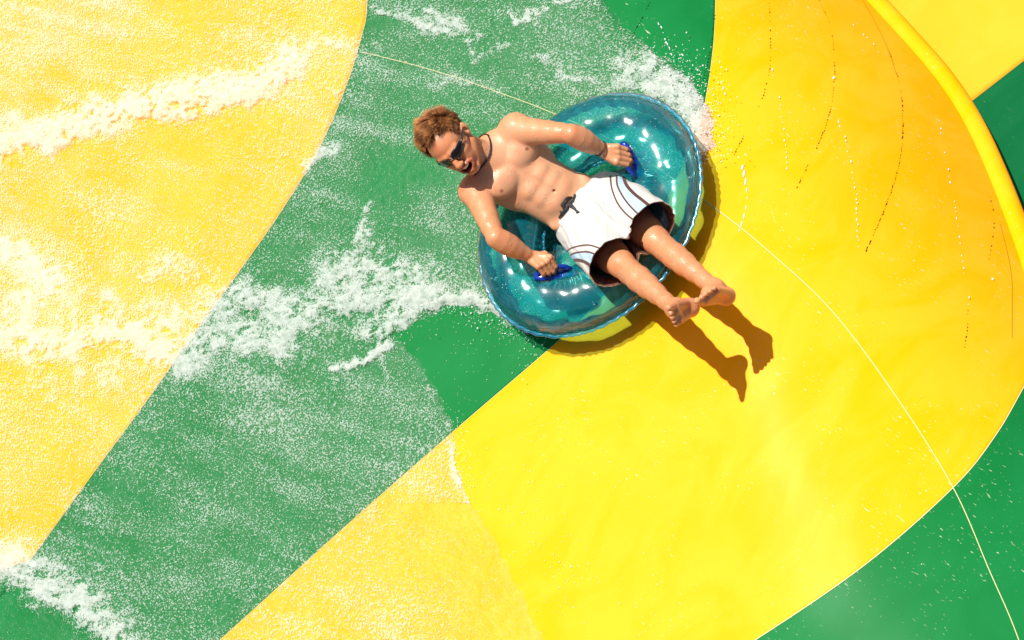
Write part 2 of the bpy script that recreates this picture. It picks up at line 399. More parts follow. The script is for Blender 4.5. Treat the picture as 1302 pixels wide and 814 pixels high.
def water_mat():
    m, nt, out = newmat('running_water'); t = NT(nt); p = t.pos()
    de = t.n('ShaderNodeAttribute', attribute_name='froth_glint').outputs['Fac']
    fo = t.n('ShaderNodeAttribute', attribute_name='lather').outputs['Fac']
    n1 = t.noise(p, 128, 2, .65); n2 = t.noise(p, 235, 1, .5); n3 = t.noise(p, 46, 3, .6)
    nn = t.math('ADD', t.math('MULTIPLY', n1, .62), t.math('ADD', t.math('MULTIPLY', n2, .23), t.math('MULTIPLY', n3, .15)))
    # threshold falls as density rises
    thr = t.math('SUBTRACT', .628, t.math('MULTIPLY', de, .27))
    hi = t.math('ADD', thr, .075)
    mask = t.ramp(nn, thr, hi)  # white speckle: froth, and also sun glints put into the colour
    mask = t.math('MULTIPLY', mask, t.math('MINIMUM', t.math('MULTIPLY_ADD', de, .50, .40), 1.0))
    mask = t.math('MINIMUM', t.math('MAXIMUM', mask, t.math('MULTIPLY', t.ramp(de, .40, 1.5), .74)), .88)
    mask = t.math('MULTIPLY', mask, t.math('MULTIPLY_ADD', t.ramp(t.noise(p, 38, 4, .65, .8), .32, .62), .34, .68))
    veil = t.math('MULTIPLY', t.ramp(t.noise(p, 150, 2, .6), .36, .66), t.math('MULTIPLY', de, .10), clamp=True)
    mask = t.math('MAXIMUM', mask, veil)
    froth_glint = t.n('ShaderNodeBsdfDiffuse', {'Color': (.80, .82, .80, 1), 'Roughness': .5})
    trl = t.n('ShaderNodeBsdfTranslucent', {'Color': (.92, .93, .91, 1)})
    fr = t.n('ShaderNodeMixShader', {0: .48, 1: froth_glint.outputs[0], 2: trl.outputs[0]})
    bh = t.math('ADD', t.math('MULTIPLY', n1, 1.0), t.math('MULTIPLY', t.noise(p, 24, 3), 2.2))
    nb = t.bump(bh, .004, .6)
    nt.links.new(nb, froth_glint.inputs['Normal'])
    dk = t.mixc(t.ramp(t.noise(p, 105, 2, .6), .42, .60), (.88, .92, .89), (1.0, 1.0, 1.0))  # darker noise spots put refraction darkening into the tint
    dk = t.mixc(t.ramp(de, .05, .30), (1.0, 1.0, 1.0), dk)
    clear = t.n('ShaderNodeBsdfTransparent', {'Color': dk})
    gl = t.n('ShaderNodeBsdfGlossy', {'Color': (.22, .22, .22, 1), 'Roughness': .2, 'Normal': nb})
    fz = t.n('ShaderNodeFresnel', {'IOR': 1.33, 'Normal': nb})
    wet = t.n('ShaderNodeMixShader', {0: fz.outputs[0], 1: clear.outputs[0], 2: gl.outputs[0]})
    mx = t.n('ShaderNodeMixShader', {0: mask, 1: wet.outputs[0], 2: fr.outputs[0]})
    nt.links.new(mx.outputs[0], out.inputs[0]); return m
WATER = water_mat()
wat = mesh('water', P[vm], Fq, WATER, attrs={'froth_glint': dens[vm], 'lather': np.clip(foam[vm], 0, 1)})
tag(wat, kind='structure')
print('water', len(Fq), time.time()-T0)
# splash droplets and flecks
def drop_mat(name, col, rough=.08, tr=.35):
    m, nt, out = newmat(name); t = NT(nt)
    b = t.n('ShaderNodeBsdfPrincipled', {'Base Color': (*col, 1), 'Roughness': rough, 'Coat Weight': 1.0})
    x = t.n('ShaderNodeBsdfTransparent', {'Color': (.95, 1, 1, 1)})
    mx = t.n('ShaderNodeMixShader', {0: tr, 1: b.outputs[0], 2: x.outputs[0]})
    nt.links.new(mx.outputs[0], out.inputs[0]); return m
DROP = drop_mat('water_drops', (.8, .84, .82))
DARK_TRAIL = simple('dark_trail_paint', (.022, .020, .0), .6, spec=.1)  # near-black colour paints in the shadows of droplets
C = []; R = []
PEND = []
def spray(pts, n, spread, hmax, rmin=.0012, rmax=.004, off=0):
    c = crom(pts, 60)
    for _ in range(n):
        q = c[random.randrange(60)]; sp = spread*(1 if random.random() < .8 else 2.2)
        PEND.append((q[0]+random.gauss(0, sp), q[1]+random.gauss(0, sp), abs(random.gauss(0, hmax*.5))+.003, random.uniform(rmin, rmax)*.72*(1 if random.random() < .85 else 1.6)))
spray([(845, 80), (885, 105), (905, 150), (905, 200)], 420, 12, .10)
spray([(820, 95), (870, 120), (900, 190)], 300, 14, .10)
spray([(860, 60), (905, 110), (915, 170)], 60, 16, .12, .001, .003)
spray([(520, 395), (580, 388), (640, 410), (680, 432)], 240, 9, .03)
spray([(600, 405), (640, 425), (690, 445)], 80, 9, .02, .001, .0025)
spray([(430, 478), (470, 458), (515, 425)], 90, 6, .02, .001, .003)
spray([(570, 510), (582, 570), (592, 640)], 110, 7, .015, .001, .003)
spray([(0, 720), (60, 745), (120, 790), (155, 830)], 220, 12, .03)
spray([(0, 190), (120, 160), (250, 138), (370, 95)], 200, 12, .03)
spray([(240, 460), (330, 410), (460, 370), (560, 385)], 240, 24, .03)
spray([(540, 425), (600, 460), (560, 500), (620, 470)], 46, 22, .002, .001, .0022)
spray([(640, 600), (680, 700), (720, 800)], 130, 26, .002, .001, .0026)
spray([(600, 580), (760, 500), (850, 560)], 50, 40, .001, .001, .0022)
spray([(1090, 640), (1200, 760), (1100, 800)], 60, 40, .001, .0008, .0018)
PEND = np.array(PEND); C = on_surf(PEND[:, 0], PEND[:, 1]); C[:, 2] += PEND[:, 2]
R = PEND[:, 3:4]*np.stack([np.ones(len(C)), rng.uniform(.8, 1.7, len(C)), np.full(len(C), .8)], -1)
V, Fc = blobs(C, R)
o = mesh('splash_droplets', V, Fc, DROP); tag(o, 'loose white droplets of spray thrown up along the wave edges', 'droplets', kind='stuff')
def trail(pts, dens_, size, lift, jitter, Cc, Rr, gap=.25):
    c = crom(pts, 400); L = np.linalg.norm(np.diff(c, axis=0), axis=1).sum()
    n = int(L*dens_); P_ = on_surf(c[:, 0], c[:, 1])
    for k in range(n):
        u = k/n*399
        if vnoise(np.array(u*.13+pts[0][0]), np.array(pts[0][1]*1.7)) < gap: continue
        i = int(u); tdir = P_[min(i+2, 399)]-P_[max(i-2, 0)]; tdir /= np.linalg.norm(tdir)+1e-9
        p = P_[i]+np.array([random.gauss(0, jitter), random.gauss(0, jitter), lift])
        s = size*random.uniform(.5, 1.3)
        Cc.append(p); Rr.append((s, tdir, random.uniform(1.5, 3.4)))
def oriented(Cc, Rr):
    V0, F0 = ico(1); VV = []; FF = []
    for j, (c, (s, tdir, e)) in enumerate(zip(Cc, Rr)):
        a = tdir; b = np.cross(a, [0, 0, 1]); b /= np.linalg.norm(b); n = np.cross(b, a)
        VV.append(c+np.outer(V0[:, 0], a)*s*e+np.outer(V0[:, 1], b)*s+np.outer(V0[:, 2], n)*s*.5); FF.append(F0+j*len(V0))
    return np.vstack(VV), np.vstack(FF)
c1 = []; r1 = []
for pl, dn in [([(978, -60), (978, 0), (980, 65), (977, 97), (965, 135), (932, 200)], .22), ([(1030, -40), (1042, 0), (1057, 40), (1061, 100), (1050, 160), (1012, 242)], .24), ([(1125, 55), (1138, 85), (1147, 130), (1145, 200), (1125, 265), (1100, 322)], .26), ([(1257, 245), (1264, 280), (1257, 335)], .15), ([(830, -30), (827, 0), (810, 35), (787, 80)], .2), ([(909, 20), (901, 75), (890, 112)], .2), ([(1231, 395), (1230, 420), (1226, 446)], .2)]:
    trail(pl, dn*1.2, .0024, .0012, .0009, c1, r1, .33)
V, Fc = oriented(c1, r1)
o = mesh('drop_shadow_trails', V, Fc, DARK_TRAIL); tag(o, 'dark broken trails of painted droplet shadow on the steep yellow and green sides', 'painted_shadows', kind='stuff')
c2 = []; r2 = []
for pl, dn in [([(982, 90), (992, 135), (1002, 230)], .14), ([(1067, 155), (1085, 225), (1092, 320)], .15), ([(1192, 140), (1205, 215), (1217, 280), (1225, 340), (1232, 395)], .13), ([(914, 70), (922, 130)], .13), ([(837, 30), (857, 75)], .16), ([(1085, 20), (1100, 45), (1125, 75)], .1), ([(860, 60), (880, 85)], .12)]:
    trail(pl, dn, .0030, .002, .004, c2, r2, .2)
for (x_, y_, e_, s_) in ((944, 209, 2.2, .007), (946, 217, 3.5, .0065), (948, 227, 4.5, .0052), (949.5, 238, 4.5, .0035), (950, 248, 4.5, .002), (948.5, 260, 4.5, .003), (946, 271, 4.2, .0042), (943, 281, 3.6, .0045), (940, 289, 2.5, .003), (1060, 95, 1.2, .009), (1262, 351, 1.2, .007), (1085, 28, 2, .004), (1098, 40, 2, .005)):  # whitish beads painted in as sun glints and sparkles on the wall
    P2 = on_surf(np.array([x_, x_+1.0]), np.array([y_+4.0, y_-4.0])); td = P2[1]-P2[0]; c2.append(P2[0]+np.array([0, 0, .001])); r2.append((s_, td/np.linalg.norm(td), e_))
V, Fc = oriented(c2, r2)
o = mesh('bead_glint_trails', V, Fc, DROP); tag(o, 'bright broken trails of water beads and painted glints on the yellow curve', 'water beads', kind='stuff')
for k, pl in enumerate([[(1080, -60), (1112, 27), (1125, 55)], [(1275, 290), (1287, 350), (1290, 440)]]):
    pass
surf_line('dark_line', [(1085, -20), (1112, 27), (1128, 60), (1140, 95)], .0009, DARK_TRAIL, slide, 'hairline dark line near the rim at the top', 60, .0005)  # hairline dark lines that belong with the broken trails
surf_line('dark_line', [(1272, 285), (1286, 350), (1287, 430)], .0009, DARK_TRAIL, slide, 'hairline dark line near the rim at the right', 60, .0005)
print('drops', time.time()-T0)
#@@RING
# ------------------------------------------------------------------ swim ring
def vinyl(name, tint, body, base=.22, edge=.75):
    m, nt, out = newmat(name); t = NT(nt); p = t.pos()
    lw = t.n('ShaderNodeLayerWeight', {'Blend': .35}).outputs['Facing']
    nz = t.noise(p, 16, 4, .6, .8); nf = t.noise(p, 70, 3, .6)
    nb = t.bump(t.math('ADD', nz, t.math('MULTIPLY', nf, .25)), .010, .55)
    tr = t.n('ShaderNodeBsdfTransparent', {'Color': (*tint, 1)})
    di = t.n('ShaderNodeBsdfDiffuse', {'Color': (*body, 1), 'Normal': nb})
    tl = t.n('ShaderNodeBsdfTranslucent', {'Color': (*body, 1)})
    dd = t.n('ShaderNodeMixShader', {0: .45, 1: di.outputs[0], 2: tl.outputs[0]})
    fac = t.math('ADD', t.math('MULTIPLY', t.math('POWER', lw, 2.4), edge-base), t.math('MULTIPLY_ADD', nz, .25, base-.12), clamp=True)
    mx = t.n('ShaderNodeMixShader', {0: fac, 1: tr.outputs[0], 2: dd.outputs[0]})
    fz = t.n('ShaderNodeFresnel', {'IOR': 1.5, 'Normal': nb})
    nb2 = t.bump(t.math('ADD', t.noise(p, 9, 2), t.math('MULTIPLY', nf, .05)), .008, .35)
    nt.links.new(nb2, fz.inputs['Normal'])
    gl = t.n('ShaderNodeBsdfGlossy', {'Color': (.8, .8, .8, 1), 'Roughness': .14, 'Normal': nb2})
    m2 = t.n('ShaderNodeMixShader', {0: fz.outputs[0], 1: mx.outputs[0], 2: gl.outputs[0]})
    nt.links.new(m2.outputs[0], out.inputs[0]); return m
RING = vinyl('teal_vinyl', (.60, .95, .93), (.0, .62, .80), .17, .34)
FLANGE = vinyl('teal_vinyl_seam', (.55, .90, .92), (.0, .34, .60), .30, .6)
HND = vinyl('blue_vinyl', (.10, .25, .80), (.01, .07, .62), .7, .95)
ring = empty('swim_ring', (0, 0, 0))
tag(ring, 'translucent teal inflatable ring with blue handles carrying the laughing rider', 'inflatable ring')
RX, RY, RR, ZC = .310, .412, .140, .148
nu, nvv = 220, 64
u = np.linspace(0, 2*np.pi, nu, endpoint=False)[:, None]; v = np.linspace(0, 2*np.pi, nvv, endpoint=False)[None]
def ringpt(u, v, r=RR, wr=1.0):
    nx = np.cos(u); ny = np.sin(u)
    nl_ = np.sqrt((nx/RX)**2+(ny/RY)**2); nnx = nx/RX/nl_; nny = ny/RY/nl_
    crease = .0035*np.sin(u*46+1.3*np.sin(u*5))*np.exp(-((np.abs(np.sin(v/2))-1)/.10)**2)  # inner seam puckers
    crease = crease+.0028*np.sin(u*62+2*np.sin(u*7))*np.exp(-(np.sin(v/2)/.22)**2)
    puck = .0022*np.sin(u*9)*np.sin(v*3+u*4)+.0015*np.sin(u*21+v*2)
    rr_ = r+(crease+puck)*wr
    rad = np.cos(v)*rr_; hz = np.sin(v)*rr_*.98
    # seat weight dents the ring under the back and the thighs
    dent = .030*np.exp(-((u-np.pi)/.55)**2)*np.clip(np.sin(v), 0, 1)+.060*np.exp(-(np.minimum(u, 2*np.pi-u)/.62)**2)*np.clip(np.sin(v), 0, 1)
    return np.stack([RX*nx+rad*nnx, RY*ny+rad*nny, ZC+hz-dent], -1)
Pn = ringpt(u, v)
idx = np.arange(nu*nvv).reshape(nu, nvv)
Fq = np.stack([idx, np.roll(idx, -1, 0), np.roll(np.roll(idx, -1, 0), -1, 1), np.roll(idx, -1, 1)], -1).reshape(-1, 4)
mesh('tube', Pn.reshape(-1, 3), Fq, RING, ring)
# scalloped weld flange round the outside
nu2 = 700; uu = np.linspace(0, 2*np.pi, nu2, endpoint=False)
prof = [(-.004, .0025), (.010, .002), (.0185, .001), (.0185, -.001), (.010, -.002), (-.004, -.0025)]
G = np.zeros((nu2, len(prof), 3))
for j, (dr, dz) in enumerate(prof):
    wv = .0028*np.sin(uu*71+3*np.sin(uu*7)+2*np.sin(uu*13)); base_ = ringpt(uu[:, None], np.zeros((1, 1)), RR+dr+(wv*.8 if dr > .005 else 0)[:, None] if dr > .005 else RR+dr, 0)[:, 0]
    base_[:, 2] += dz+(+.0004*np.sin(uu*59+2.5*np.sin(uu*11))*(dr > .005))
    G[:, j] = base_
idx = np.arange(nu2*len(prof)).reshape(nu2, -1)
Fq = np.stack([idx, np.roll(idx, -1, 0), np.roll(np.roll(idx, -1, 0), -1, 1), np.roll(idx, -1, 1)], -1).reshape(-1, 4)
mesh('weld_seam', G.reshape(-1, 3), Fq, FLANGE, ring)
# inner hole weld
G = np.zeros((nu2, len(prof), 3))
for j, (dr, dz) in enumerate(prof):
    base_ = ringpt(uu[:, None], np.full((1, 1), np.pi), RR+dr*.7, 0)[:, 0]; base_[:, 2] += dz+.003*np.sin(uu*46)*(dr > .005); G[:, j] = base_
mesh('inner_seam', G.reshape(-1, 3), Fq, FLANGE, ring)
# vinyl seat sheet across the hole
nr, na = 24, 96
rr_ = np.linspace(0, 1, nr)[:, None]; aa = np.linspace(0, 2*np.pi, na)[None]
ex, ey = RX-RR*.55, RY-RR*.55
sag = .045+.05*rr_**2+.003*np.sin(aa*14)*rr_
V, Fq = gridmesh(np.stack([ex*rr_*np.cos(aa), ey*rr_*np.sin(aa), sag-.015+0*aa], -1))
mesh('seat_sheet', V, Fq, RING, ring)
# handles: oval base patch and grip
def handle(centre, t, nrm):
    t = t/np.linalg.norm(t); nrm = nrm-t*(nrm@t); nrm /= np.linalg.norm(nrm); s = np.cross(nrm, t)
    hd = MB()
    # base: rounded pad
    n = 40; top = []; bot = []
    for k in range(n):
        a = 2*math.pi*k/n; ca, sa = math.cos(a), math.sin(a)
        x = .094*abs(ca)**.7*math.copysign(1, ca); y = .034*abs(sa)**.75*math.copysign(1, sa)
        bow = -1.6*(y*y)-.55*x*x
        top.append(centre+t*x*.93+s*y*.88+nrm*(.010+bow)); bot.append(centre+t*x+s*y+nrm*(-.004+bow))
    V = top+bot+[centre+nrm*.011]; Fc = [(k, n+k, n+(k+1) % n, (k+1) % n) for k in range(n)]+[(k, (k+1) % n, 2*n) for k in range(n)]+[tuple(range(2*n-1, n-1, -1))]
    h = mesh('handle', V, Fc, HND, ring)
    path = [centre+t*x+nrm*(.008+.036*(1-(abs(x)/.072)**3)) for x in np.linspace(-.072, .072, 26)]
    Vg, Fg = sweep(path, .0095, 10)
    g = mesh('grip', Vg, Fg, HND, h)
    return path
HL_c = W(J(803, 206, .125)); HR_c = W(J(706, 348, .135))
tL = W(J(816, 228, .11))-W(J(789, 180, .14)); tR = W(J(732, 346, .13))-W(J(680, 352, .15))
handle(HL_c, tL, np.array([-.1, -.35, .93])); handle(HR_c, tR, np.array([-.1, .35, .93]))
# valve
vc = ringpt(np.array([[5.6]]), np.array([[.9]]))[0, 0]
V, Fc = sweep([vc-np.array([0, 0, .004]), vc+np.array([.004, -.002, .006]), vc+np.array([.008, -.004, .014])], [.011, .010, .007], 14)
mesh('valve', V, Fc, FLANGE, ring)
# beads of water lying on the ring
C = []; R = []
for _ in range(300):
    uu_ = random.uniform(0, 2*math.pi); vv_ = random.gauss(1.5, .75)
    if random.random() < .45: uu_ = random.gauss(4.55, .35); vv_ = random.gauss(1.9, .5)
    if random.random() < .2: uu_ = random.gauss(1.1, .3); vv_ = random.gauss(1.4, .4)
    if abs(((uu_ % (2*math.pi))-math.pi)) < .5: continue
    p = ringpt(np.array([[uu_]]), np.array([[vv_]]), RR+.0008)[0, 0]; r = random.uniform(.0008, .0022)
    C.append(p); R.append((r, r, r*.6))
V, Fc = blobs(C, R)
o = mesh('ring_droplets', V, Fc, DROP); tag(o, 'tiny bright water beads scattered over the teal inflatable ring', 'droplets', kind='stuff')
# shallow puddle splashing inside the hole
print('ring', time.time()-T0)
#@@BODY
# ------------------------------------------------------------------ implicit modelling
class Field:
    def __init__(s, lo, hi, h):
        s.lo = np.array(lo, float); s.h = h; s.n = np.ceil((np.array(hi)-s.lo)/h).astype(int)+1
        s.F = np.full(tuple(s.n), .2, np.float32)
        s.ax = [s.lo[i]+h*np.arange(s.n[i]) for i in range(3)]
    def region(s, lo, hi, m):
        a = np.clip(np.floor((np.array(lo)-m-s.lo)/s.h).astype(int), 0, s.n-1); b = np.clip(np.ceil((np.array(hi)+m-s.lo)/s.h).astype(int)+1, 1, s.n)
        sl = tuple(slice(a[i], b[i]) for i in range(3))
        g = [s.ax[0][sl[0]][:, None, None], s.ax[1][sl[1]][None, :, None], s.ax[2][sl[2]][None, None, :]]
        return sl, g
    def comb(s, sl, d, k, sub=False):
        F0 = s.F[sl]
        if sub: # smooth subtraction
            h = np.clip(.5-.5*(F0+d)/k, 0, 1); s.F[sl] = (F0*(1-h)+(-d)*h+k*h*(1-h)).astype(np.float32); return
        h = np.clip(.5+.5*(d-F0)/k, 0, 1); s.F[sl] = (d*(1-h)+F0*h-k*h*(1-h)).astype(np.float32)
    def cone(s, a, b, ra, rb, k=.02, sub=False):
        a = np.array(a); b = np.array(b); R = max(ra, rb)
        sl, g = s.region(np.minimum(a, b)-R, np.maximum(a, b)+R, .05)
        ab = b-a; L2 = ab@ab
        t = np.clip(((g[0]-a[0])*ab[0]+(g[1]-a[1])*ab[1]+(g[2]-a[2])*ab[2])/L2, 0, 1)
        d = np.sqrt((g[0]-a[0]-t*ab[0])**2+(g[1]-a[1]-t*ab[1])**2+(g[2]-a[2]-t*ab[2])**2)-(ra+(rb-ra)*t)
        s.comb(sl, d, k, sub)
    def ell(s, c, axes, rad, k=.02, sub=False):
        c = np.array(c); A = np.array(axes); R = max(rad)
        sl, g = s.region(c-R, c+R, .05)
        q = [((g[0]-c[0])*A[i][0]+(g[1]-c[1])*A[i][1]+(g[2]-c[2])*A[i][2]) for i in range(3)]
        k0 = np.sqrt(sum((q[i]/rad[i])**2 for i in range(3)))+1e-9; k1 = np.sqrt(sum((q[i]/rad[i]**2)**2 for i in range(3)))+1e-9
        s.comb(sl, k0*(k0-1)/k1, k, sub)
    def sample(s, P):
        q = (P-s.lo)/s.h; i = np.clip(np.floor(q).astype(int), 0, s.n-2); f = q-i; r = 0
        for dx in (0, 1):
            for dy in (0, 1):
                for dz in (0, 1):
                    w = (f[:, 0] if dx else 1-f[:, 0])*(f[:, 1] if dy else 1-f[:, 1])*(f[:, 2] if dz else 1-f[:, 2])
                    r = r+w*s.F[i[:, 0]+dx, i[:, 1]+dy, i[:, 2]+dz]
        return r
    def nets(s):
        Fv = s.F; S = Fv < 0
        c = S[:-1, :-1, :-1].astype(np.int8)
        tot = sum(S[a:S.shape[0]-1+a, b:S.shape[1]-1+b, e:S.shape[2]-1+e].astype(np.int8) for a in (0, 1) for b in (0, 1) for e in (0, 1))
        act = (tot > 0) & (tot < 8)
        I = np.argwhere(act); vid = np.full(act.shape, -1, np.int32); vid[act] = np.arange(len(I))
        acc = np.zeros((len(I), 3)); cnt = np.zeros(len(I))
        cs = [(a, b, e) for a in (0, 1) for b in (0, 1) for e in (0, 1)]
        for p in cs:
            for ax in range(3):
                if p[ax]: continue
                q = list(p); q[ax] = 1
                fa = Fv[I[:, 0]+p[0], I[:, 1]+p[1], I[:, 2]+p[2]]; fb = Fv[I[:, 0]+q[0], I[:, 1]+q[1], I[:, 2]+q[2]]
                m = (fa < 0) != (fb < 0); t = np.where(m, fa/(fa-fb+1e-20*(fa == fb)), 0)
                pt = np.tile(np.array(p, float), (len(I), 1)); pt[:, ax] += t
                acc += pt*m[:, None]; cnt += m
        V = s.lo+(I+acc/cnt[:, None])*s.h
        Q = []
        for ax in range(3):
            o1, o2 = [(1, 2), (2, 0), (0, 1)][ax]
            sa = [slice(None)]*3; sb = [slice(None)]*3; sa[ax] = slice(0, -1); sb[ax] = slice(1, None)
            A = S[tuple(sa)]; B = S[tuple(sb)]
            E = np.argwhere(A != B)
            E = E[(E[:, o1] > 0) & (E[:, o2] > 0) & (E[:, o1] < S.shape[o1]-1) & (E[:, o2] < S.shape[o2]-1)]
            flip = A[E[:, 0], E[:, 1], E[:, 2]]
            e1 = np.zeros(3, int); e1[o1] = 1; e2 = np.zeros(3, int); e2[o2] = 1
            g = lambda X: vid[X[:, 0], X[:, 1], X[:, 2]]
            q = np.stack([g(E-e1-e2), g(E-e2), g(E), g(E-e1)], -1)
            q = np.where(flip[:, None], q, q[:, ::-1])
            Q.append(q)
        Q = np.vstack(Q); Q = Q[(Q >= 0).all(1)]
        return V, Q
def unit(v): v = np.array(v, float); return v/np.linalg.norm(v)
RES = .0033
body = Field(J(515, 440, -.22), J(950, 122, .22)+np.array([0, 0, .62]), RES)
print('grid', body.n, time.time()-T0)
# skeleton (measured)
shL, shR = J(654, 166, .10), J(604, 240, .085)
elL, elR = J(727, 170, .26), J(630, 302, .25)
wrL, wrR = J(769, 192, .165), J(676, 327, .17)
hipL, hipR = J(772, 249, .0), J(738, 291, .0)
knL, knR = J(834, 306, .30), J(790, 336, .34)
anL, anR = J(907, 366, .56), J(858, 393, .63)
spine = unit(J(640, 206, .06)-J(742, 268, .0)); lat = unit(J(655, 160, 0)-J(602, 245, 0)); lat = unit(lat-spine*(lat@spine)); fr = np.cross(spine, lat)
if fr[2] < 0: fr = -fr
AX = [lat, spine, fr]
print('torso len', np.linalg.norm((shL+shR)/2-(hipL+hipR)/2), 'axes', spine, lat, fr)
B = body
chest = J(648, 211, .045)
B.ell(chest, AX, (.158, .155, .097), .03)
B.ell(chest+spine*.075+fr*-.005, AX, (.125, .085, .075), .04)
B.ell(J(686, 236, .03), AX, (.130, .13, .083), .05)
B.ell(J(714, 252, .02), AX, (.128, .11, .080), .05)
B.ell(J(745, 268, -.01), AX, (.145, .11, .092), .05)
for sgn, h_ in ((1, hipL), (-1, hipR)):
    B.ell(h_-fr*.03+spine*.01, AX, (.085, .085, .085), .04)
# pectorals, ribs, abdominals
for sgn in (1, -1):
    pc = chest+lat*sgn*.068-spine*.004+fr*.073
    B.ell(pc, AX, (.078, .061, .038), .009)
    B.ell(pc+lat*sgn*.03+spine*.025-fr*.008, AX, (.05, .045, .030), .03)
    B.cone(chest+lat*sgn*.025+spine*.105+fr*.045, chest+lat*sgn*.13+spine*.115+fr*.030, .013, .013, .02)   # collar bone
    B.ell(chest+lat*sgn*.125-spine*.05-fr*.015, AX, (.035, .09, .055), .04)     # lats
    for r_ in range(3):
        q = J(690, 238, .03)+spine*(.045-.055*r_)+lat*sgn*.033+fr*.058
        B.ell(q, AX, (.040, .030, .028), .025)
    B.cone(J(742, 268, 0)+lat*sgn*.12+spine*.075+fr*.035, J(742, 268, 0)+lat*sgn*.05-spine*.01+fr*.07, .012, .012, .04)  # groin line
# navel
nav = J(704.5, 243, .03)+fr*.088
B.ell(J(704.5, 243, .112), AX, (.005, .007, .012), .004, sub=True)
# sternum and mid-line grooves, ribs, serratus
B.cone(chest+spine*.07+fr*.116, chest-spine*.05+fr*.112, .008, .008, .02, sub=True)
B.cone(chest-spine*.07+fr*.103, J(704, 243, .125), .006, .005, .014, sub=True)
for sgn in (1, -1):
    for r_ in range(4):
        q = chest+lat*sgn*(.118-.006*r_)-spine*(.055+.030*r_)+fr*(.030-.004*r_)
        B.cone(q-lat*sgn*.022+fr*.018, q+lat*sgn*.004-fr*.012, .012, .011, .012)
def limb(a, b, rs, k=.02, bulge=()):
    a = np.array(a); b = np.array(b); n = len(rs)-1
    for i in range(n):
        B.cone(a+(b-a)*i/n, a+(b-a)*(i+1)/n, rs[i], rs[i+1], k)
for sh, el, wr, sgn in ((shL, elL, wrL, 1), (shR, elR, wrR, -1)):
    B.ell(sh+lat*sgn*.018, AX, (.060, .062, .058), .022)
    B.cone(sh, sh*.72+el*.28, .054, .050, .03)
    limb(sh, el, (.050, .053, .051, .047, .041, .037), .015)
    d = unit(el-sh); bc = sh+(el-sh)*.55+fr*.012
    B.cone(bc-d*.05, bc+d*.05, .034, .030, .02)        # biceps
    B.cone(sh+(el-sh)*.35-fr*.018, sh+(el-sh)*.75-fr*.014, .034, .028, .02)
    limb(el, wr, (.038, .044, .043, .035, .027, .0235), .015)
    B.cone(sh+lat*sgn*.02+fr*.02, sh+(el-sh)*.5+fr*.012, .040, .022, .012)      # deltoid
    d2 = unit(wr-el); side = unit(np.cross(d2, [0, 0, 1]))
    B.cone(el+d2*.01+side*.006, el+d2*.11+side*.010, .032, .026, .02)
# trapezius and neck
nb = J(626, 203, .085)
hc = J(573, 181, .215)
HU = unit((-.77, .42, .50)); HG = np.array([.12, -.70, .66]); HG = unit(HG-HU*(HG@HU)); HL = np.cross(HU, HG)
HS = 1.08
def H(x, y, z): return hc+(HL*x+HG*y+HU*z)*HS
B.cone(H(0, -.025, -.065), nb, .054, .060, .025)
B.cone(nb, chest+spine*.09, .060, .075, .03)
for sh, sgn in ((shL, 1), (shR, -1)):
    B.cone(nb+lat*sgn*.02-fr*.01, sh-lat*sgn*.01-fr*.005, .042, .042, .04)
    B.cone(H(sgn*.045, -.02, -.05), chest+spine*.125+fr*.035+lat*sgn*.012, .016, .012, .02)   # neck muscle
B.cone(H(0, .02, -.10), H(0, .01, -.135), .02, .016, .02)
# head
HA = [HL, HG, HU]
def he(c, r, k=.015, sub=False): B.ell(H(*c), HA, tuple(x*HS for x in r), k*HS, sub)
def hcn(a, b, ra, rb, k=.012, sub=False): B.cone(H(*a), H(*b), ra*HS, rb*HS, k*HS, sub)
he((0, -.012, .030), (.076, .096, .086), .02)
he((0, .040, .030), (.062, .052, .060), .025)
he((0, .030, -.045), (.057, .060, .070), .025)
for s_ in (1, -1):
    hcn((s_*.052, .0, -.055), (s_*.018, .078, -.104), .020, .017, .02)
    he((s_*.042, .062, -.022), (.024, .026, .020), .018)
    he((s_*.034, .070, -.052), (.020, .020, .026), .018)
    hcn((s_*.012, .094, .020), (s_*.046, .078, .020), .010, .009, .012)
    he((s_*.032, .100, .002), (.018, .014, .012), .010, sub=True)
    he((s_*.031, .080, .000), (.0125, .0125, .0125), .003)
    he((s_*.077, -.008, -.008), (.010, .019, .031), .006)
    he((s_*.087, -.014, .002), (.007, .014, .022), .004)
    he((s_*.084, -.001, -.006), (.006, .007, .014), .004, sub=True)
    he((s_*.0125, .107, -.036), (.008, .009, .0075), .006)
he((0, .083, -.108), (.022, .018, .016), .014)
hcn((0, .092, .010), (0, .116, -.030), .0085, .0125, .010)
he((0, .115, -.034), (.012, .011, .010), .008)
he((0, .088, -.070), (.034, .020, .028), .012)
# laughing mouth
he((0, .112, -.072), (.0330, .038, .0165), .004, sub=True); he((0, .108, -.079), (.022, .034, .0150), .006, sub=True)
for i in range(10):
    a0 = 2*math.pi*i/10; a1 = 2*math.pi*(i+1)/10
    f = lambda a: (.0365*math.cos(a), .104-.015*abs(math.cos(a))**2, -.077+.0200*math.sin(a)+.012*math.cos(a)**2)
    hcn(f(a0), f(a1), .0048, .0048, .005)
